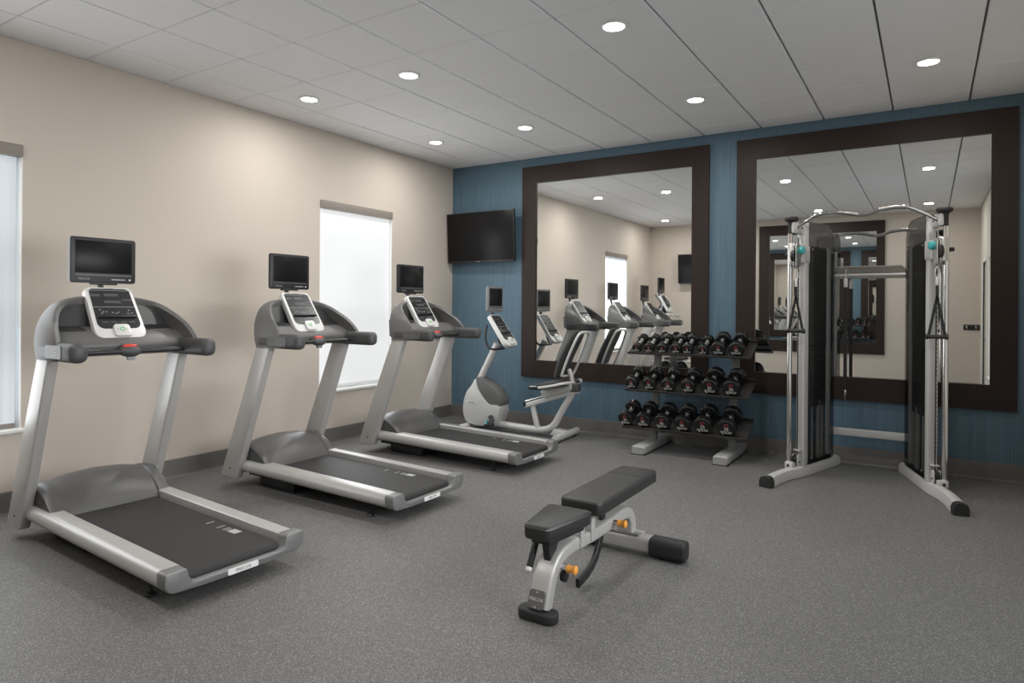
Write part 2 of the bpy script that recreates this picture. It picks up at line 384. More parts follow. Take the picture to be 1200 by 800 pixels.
# door in the right wall, seen in the mirror
d = MB()
d.box((XR+.06, (DY0+DY1)/2, DZ/2), (.045, DY1-DY0-.02, DZ-.01), 'door', .004)
do = d.build('door_1', kind='structure')
f = MB()
for y0, y1, z0, z1 in ((DY0-.06, DY0, 0, DZ+.06), (DY1, DY1+.06, 0, DZ+.06), (DY0, DY1, DZ, DZ+.06)): f.box((XR+.005, (y0+y1)/2, (z0+z1)/2), (.04, y1-y0, z1-z0), 'white', .006)
f.build('door_frame', do)
hd = MB(); hd.box((XR+.032, DY0+.09, 1.03), (.012, .05, .17), 'steel', .004)
hd.cyl((XR+.03, DY0+.09, 1.04), (XR-.03, DY0+.09, 1.04), .011, 'steel').cyl((XR-.025, DY0+.085, 1.04), (XR-.025, DY0+.21, 1.04), .010, 'steel', bev=.004)
hd.build('door_handle', do)

# ================================================================== DOWNLIGHTS
li = 0
LP = [(x, y) for y in (-1.3, -3.14, -6.55) for x in (.745, 1.95, 3.765, 5.555)]
def ltext(x, y):
    near = {-1.3: 'in the row nearest the blue wall', -3.14: 'in the second row from the blue wall', -6.55: 'in the row seen only in mirrors'}[y]
    col = {.745: 'first from the left wall', 1.95: 'second from the left wall', 3.765: 'third from the left wall', 5.555: 'farthest from the left wall'}[x]
    return 'recessed downlight %s, %s' % (near, col)
for x, y in LP:
    e = empty('recessed_downlight', (x, y, H), ltext(x, y), 'ceiling light', 'recessed ceiling downlights')
    r = MB(); r.lathe([(.068, .001), (.088, .0005), (.094, -.004), (.090, -.009), (.074, -.012), (.069, -.006)], (0, 0, 0), (0, 0, 1), 'trimring', 32); r.build('trim_ring', e)
    l = MB(); l.lathe([(.069, 0), (.069, -.006), (.06, -.010), (.03, -.013), (.001, -.014)], (0, 0, 0), (0, 0, 1), 'lens', 28); l.build('lens', e)
    ld = bpy.data.lights.new('lamp_light', 'AREA'); ld.shape = 'DISK'; ld.size = .13; ld.energy = LAMP_W*(.6 if x > 5 else .85 if x < 1 else 1); ld.color = (1, .985, .96); ld.spread = PI
    lo = bpy.data.objects.new('lamp_light', ld); COL.objects.link(lo); lo.parent = e; lo.location = (0, 0, -.02)
# daylight through the blinds
for W in (W1, W2):
    ld = bpy.data.lights.new('window_daylight_or_fill', 'AREA'); ld.shape = 'RECTANGLE'; ld.size = W[1]-W[0]-.06; ld.size_y = W[3]-W[2]-.2; ld.energy = WIN_W; ld.color = (.93, .97, 1)
    lo = bpy.data.objects.new('window_daylight_or_fill', ld); COL.objects.link(lo); lo.location = (-.02, (W[0]+W[1])/2, (W[2]+W[3])/2-.04)
    lo.rotation_euler = (0, -PI/2, 0); ld.size, ld.size_y = ld.size_y, ld.size

ld = bpy.data.lights.new('window_daylight_or_fill', 'AREA'); ld.shape = 'RECTANGLE'; ld.size = W3[3]-W3[2]-.15; ld.size_y = W3[1]-W3[0]-.15; ld.energy = FILL_W; ld.color = (.97, .985, 1); ld.spread = math.radians(84)  # added fill light from the made-up window towards the left wall
lo = bpy.data.objects.new('window_daylight_or_fill', ld); COL.objects.link(lo); lo.location = (XR+.06, (W3[0]+W3[1])/2, (W3[2]+W3[3])/2); lo.rotation_euler = (0, PI/2-math.radians(8), 0)

# ================================================================== MIRRORS
def mirror(x0, x1, ix0, ix1, z0, z1, iz0, iz1, y, s, label):
    e = empty('framed_wall_mirror', ((x0+x1)/2, y, z0), label, 'mirror', 'large dark framed wall mirrors'); of = ((x0+x1)/2, y, z0)
    f = MB(); th = .035*s
    for a0, a1, c0, c1 in ((x0, x1, iz1, z1), (x0, x1, z0, iz0), (x0, ix0, iz0, iz1), (ix1, x1, iz0, iz1)):
        f.box(((a0+a1)/2, y-th/2, (c0+c1)/2), (a1-a0, abs(th), c1-c0), 'espresso', 0)
    f.build('frame', e, of)
    MB().box(((ix0+ix1)/2, y-.006*s, (iz0+iz1)/2), (ix1-ix0, .008, iz1-iz0), 'mirror').build('glass', e, of)
mirror(1.146, 3.532, 1.346, 3.345, .619, 3.292, .834, 3.081, 0, 1, 'dark brown framed mirror on the blue wall, the one next to the television')
mirror(3.827, 6.225, 4.021, 6.03, .619, 3.292, .842, 3.081, 0, 1, 'dark brown framed mirror on the blue wall behind the cable machine')
mirror(2.47, 4.832, 2.68, 4.685, .619, 3.27, .85, 3.06, YO, -1, 'dark framed mirror on the opposite cream wall, seen only in the right mirror')

# ================================================================== TELEVISIONS
def tv(name, X, label, w=1.085, h=.665):
    e = empty(name, (0, 0, 0), label, 'television', 'wall mounted televisions'); e.matrix_world = X
    MB().box((0, -.02, 0), (w, .04, h), 'black', .006).build('casing', e)
    s = MB(); s.box((0, -.0405, .008), (w-.02, .003, h-.035), 'screen', .001); s.build('screen', e)
    MB().box((-.03, -.042, -h/2+.010), (.05, .003, .007), 'keys', .001).build('badge', e)
    k = MB(); k.box((0, .018, 0), (.42, .035, .36), 'black', .008).build('back_housing', e)
    a = MB(); a.box((0, .07, 0), (.18, .09, .12), 'black', .004).build('mount_arm', e)
X1 = Matrix.Translation((.565, -.115, 2.425)) @ Matrix.Rotation(math.radians(-1), 4, 'Z') @ Matrix.Rotation(math.radians(3), 4, 'X')
tv('wall_television', X1, 'black flat television hung high on the blue wall beside the left mirror')
X2 = Matrix.Translation((1.27, YO+.115, 2.395)) @ Matrix.Rotation(PI, 4, 'Z') @ Matrix.Rotation(math.radians(3), 4, 'X')
tv('wall_television', X2, 'black television on the opposite cream wall, seen only in the left mirror')

# ================================================================== SHARED CONSOLE / MONITOR
def console_parts(e, of, bot, top, wb, wt, yc, th=.05, ring='green'):
    """tilted cardio console; bot/top = (x,z) of the face"""
    d = Vector((top[0]-bot[0], 0, top[1]-bot[1])); L = d.length; ey = d.normalized(); ex = Vector((0, 1, 0)); ez = ex.cross(ey)
    X = frame_mat((bot[0], yc, bot[1]), ex, ey, ez)
    def outl(ins, v0, v1, rb, rt):
        pts = rrect(-1, 1, v0, v1, (rb, rb, rt, rt), 6); out = []
        for u, vv in pts:
            t = vv/L; hw = (wb*(1-t)+wt*t)/2
            q = [p for p in (u,)][0]
            # keep corner rounding in metres
            sgn = 1 if u > 0 else -1
            dd = 1-abs(u)
            out.append((sgn*(hw-ins-dd), vv))
        return out
    b = MB(); b.prism(outl(0, 0, L, .065, .035), 'z', -th, 0, 'bezel', .010, 3, X)
    c = b.build('console', e, of)
    p = MB(); p.prism(outl(.022, L*.19, L-.014, .045, .028), 'z', -.01, .002, 'panel', .0015, 1, X)
    for (u, vv, a, h) in ((-.095, .83, .06, .05), (0, .70, .10, .05), (0, .835, .085, .055), (.09, .74, .06, .03)):
        p.box((u*wb/.31, vv*L, .0025), (a*wb/.31, h*L, .002), 'panel_mid', 0, X=X)
    for vv in (.925, .60): p.box((0, vv*L, .003), ((wb-.05), .003, .002), 'keys', 0, X=X)
    for u in (-.09, -.075, -.055, -.085, 0, .015, -.02, .08, .095, .07):
        p.box((u*wb/.31, (.50+random.uniform(-.03, .05))*L, .0028), (.011, .006, .002), 'keys', 0, X=X)
    for u in (-.08, -.03, .03, .08): p.box((u*wb/.31, .31*L, .0026), (.035*wb/.31, .012, .002), 'panel_mid', 0, X=X)
    p.box((0, .955*L, .003), (.06, .008, .002), 'panel_mid', 0, X=X)
    p.build('display_panel', c, of)
    l = MB(); l.box((0, .40*L, .010), (wb*.72, .012, .018), 'black', .003, X=X); l.build('reading_ledge', c, of)
    s = MB(); s.prism(rrect(-.05, .05, L*.03, L*.25, (.015, .015, .022, .022)), 'z', -.005, .020, 'bezel', .005, 2, X)
    cz = L*.15
    s.tube([(.014*math.cos(a), cz+.012*math.sin(a), .021) for a in [k*PI/8 for k in range(16)]], .003, ring, 6, closed=True, X=X)
    for sx in (-1, 1): s.box((sx*.03, cz, .0205), (.006, .006, .002), 'ink', 0, X=X)
    s.build('start_button', c, of)
    return X, L
def monitor_parts(e, of, x, yc, zc, w=.405, h=.300, rim='black', post=None):
    b = MB(); b.prism([(y+yc, z+zc) for y, z in rrect(-w/2, w/2, -h/2, h/2, .018)], 'x', x-.035, x, rim, .006, 2)
    b.box((x-.05, yc, zc), (.03, w*.6, h*.6), rim, .01)
    b.box((x-.015, yc, zc-h/2-.004), (.03, w*.42, .016), rim, .005)
    m = b.build('monitor', e, of)
    MB().box((x+.0005, yc, zc+.022), (.003, w-.055, h-.088), 'screen', .001).build('screen', m, of)
    k = MB(); k.box((x+.001, yc, zc-h/2+.052), (.003, w-.06, .010), 'panel_mid', 0)
    k.box((x+.001, yc+w*.22, zc-h/2+.025), (.003, w*.22, .008), 'keys', 0); k.box((x+.001, yc+w*.40, zc-h/2+.025), (.004, .010, .010), 'plaque', 0)
    k.text('PRECOR', .018, 'keys', frame_mat((x+.0015, yc-w*.30, zc-h/2+.025), (0, 1, 0), (0, 0, 1), (1, 0, 0)))
    k.build('control_strip', m, of)
    if post: MB().tube(post, .018, 'grey_pod', 10, smooth=4).build('monitor_bracket', e, of)

# ================================================================== TREADMILL
def make_treadmill(label):
    of = (1.4, 0, 0)
    e = empty('treadmill', of, label, 'treadmill', 'three treadmills along the left wall')
    for s in (-1, 1):
        # side rail: rounded section, slight rearward fall
        def sec(x, zt, zb):
            y0, y1 = .288, .405
            pts = [(y0, zb), (y1-.035, zb), (y1-.012, zb+.012), (y1, zb+.035), (y1, zt-.045), (y1-.006, zt-.022), (y1-.022, zt-.006), (y1-.045, zt), (y0+.006, zt), (y0, zt-.006)]
            return [(x, s*y, z) for y, z in pts]
        rows = [sec(.80, .234, .135), sec(2.40, .196, .100)]
        b = MB(); b.grid(rows, 'silver', True); n = len(rows[0]); b.add(rows[0], [tuple(range(n))], 'silver'); b.add(rows[1], [tuple(range(n))], 'silver')
        b.build('side_rail', e, of)
    # belt deck with rear roller curve
    zt0, zt1 = .193, .160
    prof = [(.90, zt0)]+[(2.405, zt1)]+[(2.405+.034*math.sin(a), zt1-.034+.034*math.cos(a)) for a in [PI*k/8 for k in range(1, 9)]]+[(.90, zt0-.065)]
    b = MB(); b.prism(prof, 'y', -.262, .262, 'belt')
    def zb(x): return zt0+(zt1-zt0)*(x-.9)/1.505+.0006
    for x, l in ((1.85, .05), (1.965, .055), (2.02, .05), (2.045, .04)): b.box((x, .20, zb(x)), (.008, l, .0008), 'mark')
    b.box((2.10, .205, zb(2.10)), (.075, .05, .0008), 'mark', X=None)
    b.build('running_belt', e, of)
    # dark under-deck
    b = MB(); b.box((1.55, 0, .105), (1.62, .56, .05), 'black', .01); b.box((1.08, 0, .05), (.42, .54, .09), 'black', .012); b.build('under_deck', e, of)
    # end cap, dipped at the middle
    prof = [(-.405, .135), (-.39, .105), (-.36, .09), (-.20, .082), (.20, .082), (.36, .09), (.39, .105), (.405, .135), (.405, .185), (.395, .198), (.30, .198), (.288, .188), (.282, .155), (.266, .128), (.240, .119), (-.240, .119), (-.266, .128), (-.282, .155), (-.288, .188), (-.30, .198), (-.395, .198), (-.405, .185)]
    b = MB(); b.prism(prof, 'x', 2.395, 2.478, 'silver_dark', .008, 2); c = b.build('end_cap', e, of)
    b = MB(); b.prism(rrect(-.075, .105, .086, .116, .008), 'x', 2.476, 2.481, 'plaque', 0)
    b.text('PRECOR', .024, 'keys', frame_mat((2.482, .015, .101), (0, 1, 0), (0, 0, 1), (1, 0, 0)))
    b.build('name_plate', c, of)
    # motor cover
    arch = [(.60, .10), (.605, .22), (.635, .31), (.70, .375), (.79, .405), (.88, .395), (.965, .35), (1.03, .29), (1.075, .235), (1.10, .185)]
    rows = []
    for y, k, ins in ((-.365, .80, 0), (-.355, .835, 0), (-.32, .87, 0), (-.292, .885, 0), (-.284, .86, .012), (-.25, .885, .013), (-.16, .945, .013), (0, .98, .013),
                      (.16, .945, .013), (.25, .885, .013), (.284, .86, .012), (.292, .885, 0), (.32, .87, 0), (.355, .835, 0), (.365, .80, 0)):
        rows.append([(.60+(p.x-.60)*(1-ins*2), y, .10+(p.z-.10)*k) for p in catmull([(q[0], 0, q[1]) for q in arch], 3)])
    b = MB(); b.grid(rows, 'hood')
    for r_ in (rows[0], rows[-1]): b.add(r_, [tuple(range(len(r_)))], 'grey_pod')
    b.build('motor_cover', e, of, angle=38)
    for s in (-1, 1):
        b = MB(); b.prism([(.570, .095), (.585, .08), (.765, .08), (.78, .095), (1.19, 1.19), (1.025, 1.19)], 'y', s*.365, s*.428, 'silver', .016, 3)
        b.cyl((.70, s*.427, .16), (.70, s*.430, .16), .008, 'black', 10)
        b.build('upright', e, of)
        # arm rest pod
        b = MB(); b.box((1.28, s*.391, 1.223), (.49, .100, .116), 'grey_pod', .040, 4)
        p = b.build('arm_rest', e, of)
        bb = MB(); bb.prism(rrect(1.18, 1.40, 1.185, 1.262, .02), 'y', s*.4415, s*.4435, 'grey_shell', .001, 1)
        for k in range(3): bb.box((1.31, s*.444, 1.205+.018*k), (.08-.01*k, .001, .004), 'silver_dark', 0)
        bb.build('side_badge', p, of)
    # console shell (cowl)
    half = [(-.435, 1.168, 1.035, 1.33), (-.440, 1.235, 1.02, 1.32), (-.432, 1.31, 1.00, 1.275), (-.412, 1.385, .985, 1.205), (-.37, 1.455, .965, 1.115), (-.31, 1.510, .95, 1.045), (-.22, 1.543, .935, 1.0), (-.11, 1.557, .925, .975), (0, 1.56, .92, .97)]
    full = half+[(-a, z, fx, rx) for a, z, fx, rx in half[-2::-1]]
    sm = catmull([(p[0], p[1], p[2]) for p in full], 3); sr = catmull([(p[0], p[1], p[3]) for p in full], 3)
    fo = []; ro = []; rm = []; ri = []; bi = []
    for p, q in zip(sm, sr):
        y, z, fx = p; rx = q.z
        cy, cz = 0, 1.30; dv = Vector((y-cy, z-cz)); dl = dv.length; un = dv/dl
        def ins(k): v_ = dv-un*min(k, dl*.9); return cy+v_.x, max(1.17, cz+v_.y)
        fo.append((fx, y, z))
        ro.append((rx-.012, y, z)); a = ins(.010); rm.append((rx, a[0], a[1])); a = ins(.034); ri.append((rx-.010, a[0], a[1])); a = ins(.055); bi.append((fx+.045, a[0], a[1]))
    b = MB(); b.grid([fo, ro, rm, ri, bi], 'grey_shell')
    ctrF = (.90, 0, 1.25); nF = len(fo)
    b.grid([fo, [(f_[0]-.02, f_[1]*.93, 1.17+(f_[2]-1.17)*.95) for f_ in fo], [(.92, f_[1]*.5, 1.2+(f_[2]-1.2)*.5) for f_ in fo]], 'grey_shell')
    b.add([(.92, f_[1]*.5, 1.2+(f_[2]-1.2)*.5) for f_ in fo], [tuple(range(nF))], 'grey_shell')
    b.prism([(.96, 1.20), (1.04, 1.168), (1.20, 1.185), (1.205, 1.218), (1.215, 1.245), (1.19, 1.285), (1.11, 1.335), (1.00, 1.372), (.95, 1.372)], 'y', -.40, .40, 'grey_shell', .012, 2)
    sh = b.build('console_shell', e, of, angle=50)
    b = MB(); b.add(bi, [tuple(range(len(bi)))], 'pocket')
    for s in (-1, 1): b.prism([(1.0, 1.365), (1.11, 1.330), (1.115, 1.338), (1.0, 1.376)], 'y', s*.19, s*.36, 'pocket', .003, 1)
    b.build('tray_recess', sh, of)
    X, L = console_parts(e, of, (1.185, 1.285), (.958, 1.618), .318, .292, 0)
    monitor_parts(e, of, .905, 0, 1.795, post=[(.90, 0, 1.50), (.85, 0, 1.64), (.85, 0, 1.78)])
    b = MB(); b.cyl((1.275, -.345, 1.206), (1.275, .345, 1.206), .0135, 'black', 14)
    for s in (-1, 1): b.cyl((1.275, s*.20, 1.206), (1.275, s*.305, 1.206), .0152, 'black', 14); b.box((1.275, s*.25, 1.2205), (.006, .11, .003), 'keys', 0)
    h = b.build('hand_rail', e, of)
    b = MB(); b.ball((1.265, 0, 1.205), (.050, .068, .036), 'grey_pod'); b.box((1.215, 0, 1.215), (.09, .10, .045), 'grey_pod', .018, 3); b.box((1.265, .005, 1.165), (.03, .05, .03), 'keys', .008); b.build('stop_housing', h, of)
    b = MB(); b.ball((1.262, 0, 1.237), (.026, .046, .016), 'red'); b.build('stop_button', h, of)
    for x, s in ((2.19, -1), (2.19, 1)):
        b = MB(); b.lathe([(.026, 0), (.028, .006), (.022, .016), (.008, .022), (.008, .10)], (x, s*.325, 0), (0, 0, 1), 'black', 16); b.build('foot', e, of)
    return e
tm = make_treadmill('nearest grey treadmill, at the left edge of the photo beside the bluish window')
for y, lab in ((-3.462, 'middle of the three grey treadmills, in front of the white roller shade'), (-1.889, 'farthest grey treadmill, beside the exercise bike near the blue wall')):
    c = copy_tree(tm); c.location = (1.4, y, 0); c['label'] = lab
tm.location = (1.4, -5.005, 0); tm.rotation_euler = (0, 0, math.radians(-2.3))

# ================================================================== RECUMBENT BIKE
def make_bike():
    yb = -.45; of = (1.3, yb, 0)
    e = empty('recumbent_bike', of, 'silver recumbent exercise bike standing against the blue wall below the television', 'exercise bike')
    def P(x, z, dy=0): return (x, yb+dy, z)
    b = MB(); b.tube([P(.70, .05, -.27), P(.70, .05, .27)], .035, 'bike_white', 14); b.tube([P(.70, .05, 0), P(.85, .08, 0)], .04, 'bike_white', 12); b.build('front_foot', e, of)
    b = MB(); b.tube([P(1.98, .05, -.29), P(1.98, .05, .32)], .040, 'bike_white', 16); b.prism([(1.80, .035), (2.0, .045), (2.0, .09), (1.85, .11)], 'y', yb-.06, yb+.06, 'bike_white', .01); b.build('rear_foot', e, of)
    for dy in (-.24, .22): MB().lathe([(.03, 0), (.03, .012), (.012, .02)], P(1.98, 0, dy), (0, 0, 1), 'black', 14).build('foot_pad', e, of)
    b = MB(); b.tube([P(.95, .10), P(1.25, .085), P(1.55, .075), P(1.72, .085), P(1.83, .15), P(1.92, .30), P(2.06, .53)], .040, 'bike_white', 16, smooth=5); b.build('main_frame', e, of)
    b = MB(); b.tube([P(1.62, .08), P(1.55, .36)], .034, 'bike_white', 14); b.build('front_post', e, of)
    b = MB(); b.tube([P(1.46, .345), P(2.13, .565)], 1, 'bike_white', prof=[(a*1.0, c*1.0) for a, c in rrect(-.045, .045, -.028, .028, .012, 3)])
    b.tube([P(1.47, .398, -.03), P(2.05, .588, -.03)], .010, 'chrome', 8); b.tube([P(1.47, .398, .03), P(2.05, .588, .03)], .010, 'chrome', 8)
    b.box(P(1.465, .365), (.03, .11, .055), 'black', .008); b.build('seat_rail', e, of)
    b = MB(); b.prism([(1.72, .455), (2.08, .575), (2.08, .655), (1.98, .655), (1.74, .575), (1.68, .53)], 'y', yb-.075, yb+.075, 'bike_white', .012)
    b.box(P(2.10, .60), (.09, .13, .10), 'grey_pod', .02, 3); b.build('seat_carriage', e, of)
    b = MB(); b.prism([(1.66, .575), (1.70, .555), (2.02, .615), (2.06, .64), (2.05, .675), (1.95, .675), (1.72, .640), (1.66, .61)], 'y', yb-.205, yb+.205, 'mesh_fabric', .022, 3); b.build('seat', e, of)
    # backrest: frame loop and pad
    def bk(t, y, d=0): # along the recline
        return (1.99+.21*t+d, yb+y, .72+.50*t)
    loop = [bk(.02, -.12), bk(.10, -.17), bk(.5, -.185), bk(.88, -.16), bk(1.0, -.10), bk(1.0, .10), bk(.88, .16), bk(.5, .185), bk(.10, .17), bk(.02, .12)]
    b = MB(); b.tube(loop, .015, 'bike_white', 10, smooth=4, closed=True)
    b.tube([P(2.06, .60), P(2.045, .72), P(2.01, .80)], .026, 'bike_white', 12, smooth=3); b.build('backrest_frame', e, of)
    rows = []
    for t in [k/8 for k in range(9)]:
        hw = .165*(1-.25*(2*t-1)**4)
        rows.append([bk(-.02+1.06*t, hw*math.sin(a)*1.0, -.085+(.055*math.cos(a) if math.cos(a) > 0 else .06*math.cos(a))-.02*math.sin(t*PI)*0-.012*math.cos((t-.35)*5)) for a in [2*PI*k/16 for k in range(16)]])
    b = MB(); b.grid(rows, 'mesh_fabric', True)
    for r_ in (rows[0], rows[-1]): b.add(r_, [tuple(range(16))], 'mesh_fabric')
    b.build('backrest', e, of)
    for s in (-1, 1):
        b = MB(); b.tube([P(2.12, .665, s*.10), P(2.05, .660, s*.24), P(1.95, .635, s*.275), P(1.80, .605, s*.28), P(1.66, .592, s*.28)], .016, 'bike_white', 12, smooth=5)
        h = b.build('side_handle', e, of)
        b = MB(); b.cyl(P(1.765, .600, s*.28), P(1.645, .589, s*.28), .0195, 'black', 14, .005); b.box(P(1.70, .612, s*.28), (.085, .02, .012), 'bezel', .004); b.build('pulse_grip', h, of)
    # drive housing
    out = [(.80, .62), (.745, .54), (.68, .475), (.63, .37), (.61, .26), (.62, .17), (.665, .09), (.77, .055), (.95, .05), (1.08, .055), (1.14, .09), (1.20, .30), (1.03, .325), (.92, .42), (.845, .52), (.82, .62)]
    out = [(.905+(a-.905)*.88, .07+(z-.05)*.97) for a, z in out]
    sm = [(p.x, p.z) for p in catmull([(a, 0, z) for a, z in out], 3, True)]
    b = MB(); b.prism(sm, 'y', yb-.115, yb+.115, 'bike_white', .02, 3)
    ho = b.build('drive_housing', e, of)
    cv = [(.815, .635), (.86, .645), (.96, .60), (1.08, .54), (1.15, .48), (1.205, .40), (1.21, .33), (1.14, .30), (1.03, .315), (.93, .40), (.855, .50)]
    cv = [(.905+(a-.905)*.88, .07+(z-.05)*.97) for a, z in cv]
    sm = [(p.x, p.z) for p in catmull([(a, 0, z) for a, z in cv], 3, True)]
    b = MB(); b.prism(sm, 'y', yb-.105, yb+.105, 'grey_shell', .03, 4); b.build('drive_cover', ho, of)
    b = MB(); b.prism(rrect(.70, .84, .325, .36, .014), 'y', yb-.118, yb-.1145, 'bezel', .001, 1); b.text('PRECOR', .024, 'ink', frame_mat((.77, yb-.119, .342), (1, 0, 0), (0, 0, 1), (0, -1, 0))); b.build('name_plate', ho, of)
    for s in (-1, 1):
        b = MB(); a0 = Vector(P(1.055, .185, s*.125)); a1 = a0+Vector((-s*.02, s*.012, s*.08))
        b.cyl(P(1.055, .185, s*.10), P(1.055, .185, s*.145), .03, 'grey_pod', 16, .006); b.tube([tuple(a0), tuple(a1)], .014, 'black', 10)
        cr_ = b.build('crank', e, of)
        b = MB(); b.box(tuple(a1+Vector((0, s*.06, 0))), (.10, .09, .028), 'black', .01); b.box(tuple(a1+Vector((.03, s*.06, .03))), (.035, .085, .09), 'grey_pod', .01); b.tube([tuple(a1+Vector((-.04, s*.02, .012))), tuple(a1+Vector((-.03, s*.06, .05))), tuple(a1+Vector((-.03, s*.10, .012)))], .008, 'teal', 8, smooth=3); b.build('pedal', cr_, of)
    b = MB(); b.tube([P(.765, .52), P(1.06, 1.06)], .042, 'bike_white', 16); b.build('mast', e, of)
    console_parts(e, of, (1.285, 1.045), (1.02, 1.415), .285, .245, yb, .055)
    b = MB()
    b.tube([(1.0, yb-.135, 1.29), (.985, yb-.15, 1.15), (1.02, yb-.15, 1.03), (1.08, yb-.13, 1.0), (1.11, yb, 1.0), (1.08, yb+.13, 1.0), (1.02, yb+.15, 1.03), (.985, yb+.15, 1.15), (1.0, yb+.135, 1.29)], .013, 'black', 10, smooth=5); b.build('console_grip', e, of)
    monitor_parts(e, of, 1.035, yb, 1.60, .35, .30, 'silver_dark', post=[(1.01, yb, 1.36), (.985, yb, 1.45), (.985, yb, 1.56)])
    e.location = (1.39, -.585, 0); e.rotation_euler = (0, 0, math.radians(3))
    return e
make_bike()

# ================================================================== ELLIPTICAL (seen in the left mirror)
def make_elliptical():
    yc = -6.62; of = (1.2, yc, 0)
    e = empty('elliptical_trainer', of, 'grey elliptical trainer with swing arms, seen only in the left mirror', 'elliptical trainer')
    def P(x, z, dy=0): return (x, yc+dy, z)
    b = MB(); b.box(P(1.3, .10), (1.7, .14, .09), 'silver', .02); b.box(P(.50, .06), (.12, .58, .08), 'silver', .02); b.box(P(2.10, .06), (.12, .58, .08), 'silver', .02); b.build('base_frame', e, of)
    b = MB(); b.prism([(p.x, p.z) for p in catmull([(1.75, 0, .12), (1.62, 0, .32), (1.75, 0, .56), (1.98, 0, .62), (2.15, 0, .45), (2.2, 0, .22), (2.05, 0, .12)], 4, True)], 'y', yc-.16, yc+.16, 'grey_shell', .03, 3); b.build('drive_housing', e, of)
    for s in (-1, 1):
        b = MB(); b.box(P(.95, .33, s*.17), (.5, .06, .06), 'silver', .015); b.tube([P(.72, .33, s*.17), P(1.75, .36, s*.17)], .025, 'silver', 10); f_ = b.build('pedal_arm', e, of)
        MB().box(P(1.25, .405, s*.17), (.38, .15, .05), 'black_rubber', .02, 3).build('foot_pedal', f_, of)
        b = MB(); b.tube([P(.70, .36, s*.26), P(.74, .85, s*.29), P(.86, 1.15, s*.30), P(1.02, 1.40, s*.27), P(.96, 1.56, s*.255), P(.87, 1.64, s*.25)], .019, 'silver', 10, smooth=5); sw = b.build('swing_arm', e, of)
        MB().tube([P(1.015, 1.38, s*.272), P(.99, 1.50, s*.26), P(.87, 1.64, s*.25)], .024, 'grey_pod', 10, smooth=4).build('grip', sw, of)
    b = MB(); b.tube([P(.52, .10), P(.66, .65), P(.94, 1.30)], .05, 'silver', 14, smooth=4); b.box(P(.70, .95), (.10, .62, .06), 'silver', .02); b.build('mast', e, of)
    b = MB(); b.tube([P(1.02, 1.24, -.10), P(1.16, 1.26, -.17), P(1.27, 1.22, -.12), P(1.28, 1.20, 0), P(1.27, 1.22, .12), P(1.16, 1.26, .17), P(1.02, 1.24, .10)], .013, 'steel', 10, smooth=5); b.build('fixed_handlebar', e, of)
    console_parts(e, of, (1.14, 1.31), (.93, 1.64), .28, .25, yc)
    MB().box(P(.95, 1.36), (.16, .20, .16), 'black', .04, 3).build('console_back', e, of)
    monitor_parts(e, of, .92, yc, 1.83, .36, .30, 'black', post=[P(.88, 1.50), P(.86, 1.65), P(.87, 1.82)])
    e.location = (.98, -6.49, 0); e.scale = (1, 1, 1.09)
make_elliptical()

# ================================================================== DUMBBELL RACK
RX0, RX1 = 2.82, 4.10
SH = [(-.568, 1.017), (-.638, .627), (-.708, .242)]   # front edge (y, z) of each tray, top to bottom
TILT = math.radians(25); DEP = .335
def make_rack():
    of = (3.46, -.45, 0)
    e = empty('dumbbell_rack', of, 'silver three tier dumbbell rack with dark sloping trays in front of the mirrors', 'dumbbell rack')
    for i, (y, z) in enumerate(SH):
        dy, dz = math.cos(TILT), math.sin(TILT)
        b = MB(); X = frame_mat((0, y, z), (1, 0, 0), (0, dy, dz), (0, -dz, dy))
        b.box(((RX0+RX1)/2, DEP/2, -.004), (RX1-RX0, DEP, .008), 'tray', .002, 1, X)
        b.box(((RX0+RX1)/2, .003, .004), (RX1-RX0, .008, .028), 'tray', .002, 1, X)
        b.box(((RX0+RX1)/2, DEP, .012), (RX1-RX0, .008, .035), 'tray', .002, 1, X)
        b.box(((RX0+RX1)/2, .07, -.012), (RX1-RX0, .03, .012), 'tray', .002, 1, X); b.box(((RX0+RX1)/2, .23, -.012), (RX1-RX0, .03, .012), 'tray', .002, 1, X)
        b.build('tray', e, of)
    for x in (3.055, 3.885):
        b = MB(); b.box((x, -.435, .045), (.145, .82, .085), 'silver', .022, 3); fo = b.build('foot', e, of)
        b = MB(); b.prism(rrect(x-.066, x+.066, .008, .082, .018), 'y', -.846, -.852, 'keys', .002, 1)
        b.build('end_plug', fo, of)
        b = MB(); b.box((x, -.435, .003), (.15, .83, .006), 'black', .001); b.build('foot_pad', fo, of)
        b = MB(); b.tube([(x, -.40, .06), (x, -.32, .60), (x, -.25, 1.08)], 1, 'silver_dark', prof=rrect(-.022, .022, -.04, .04, .010, 3)); b.build('upright', e, of)
make_rack()
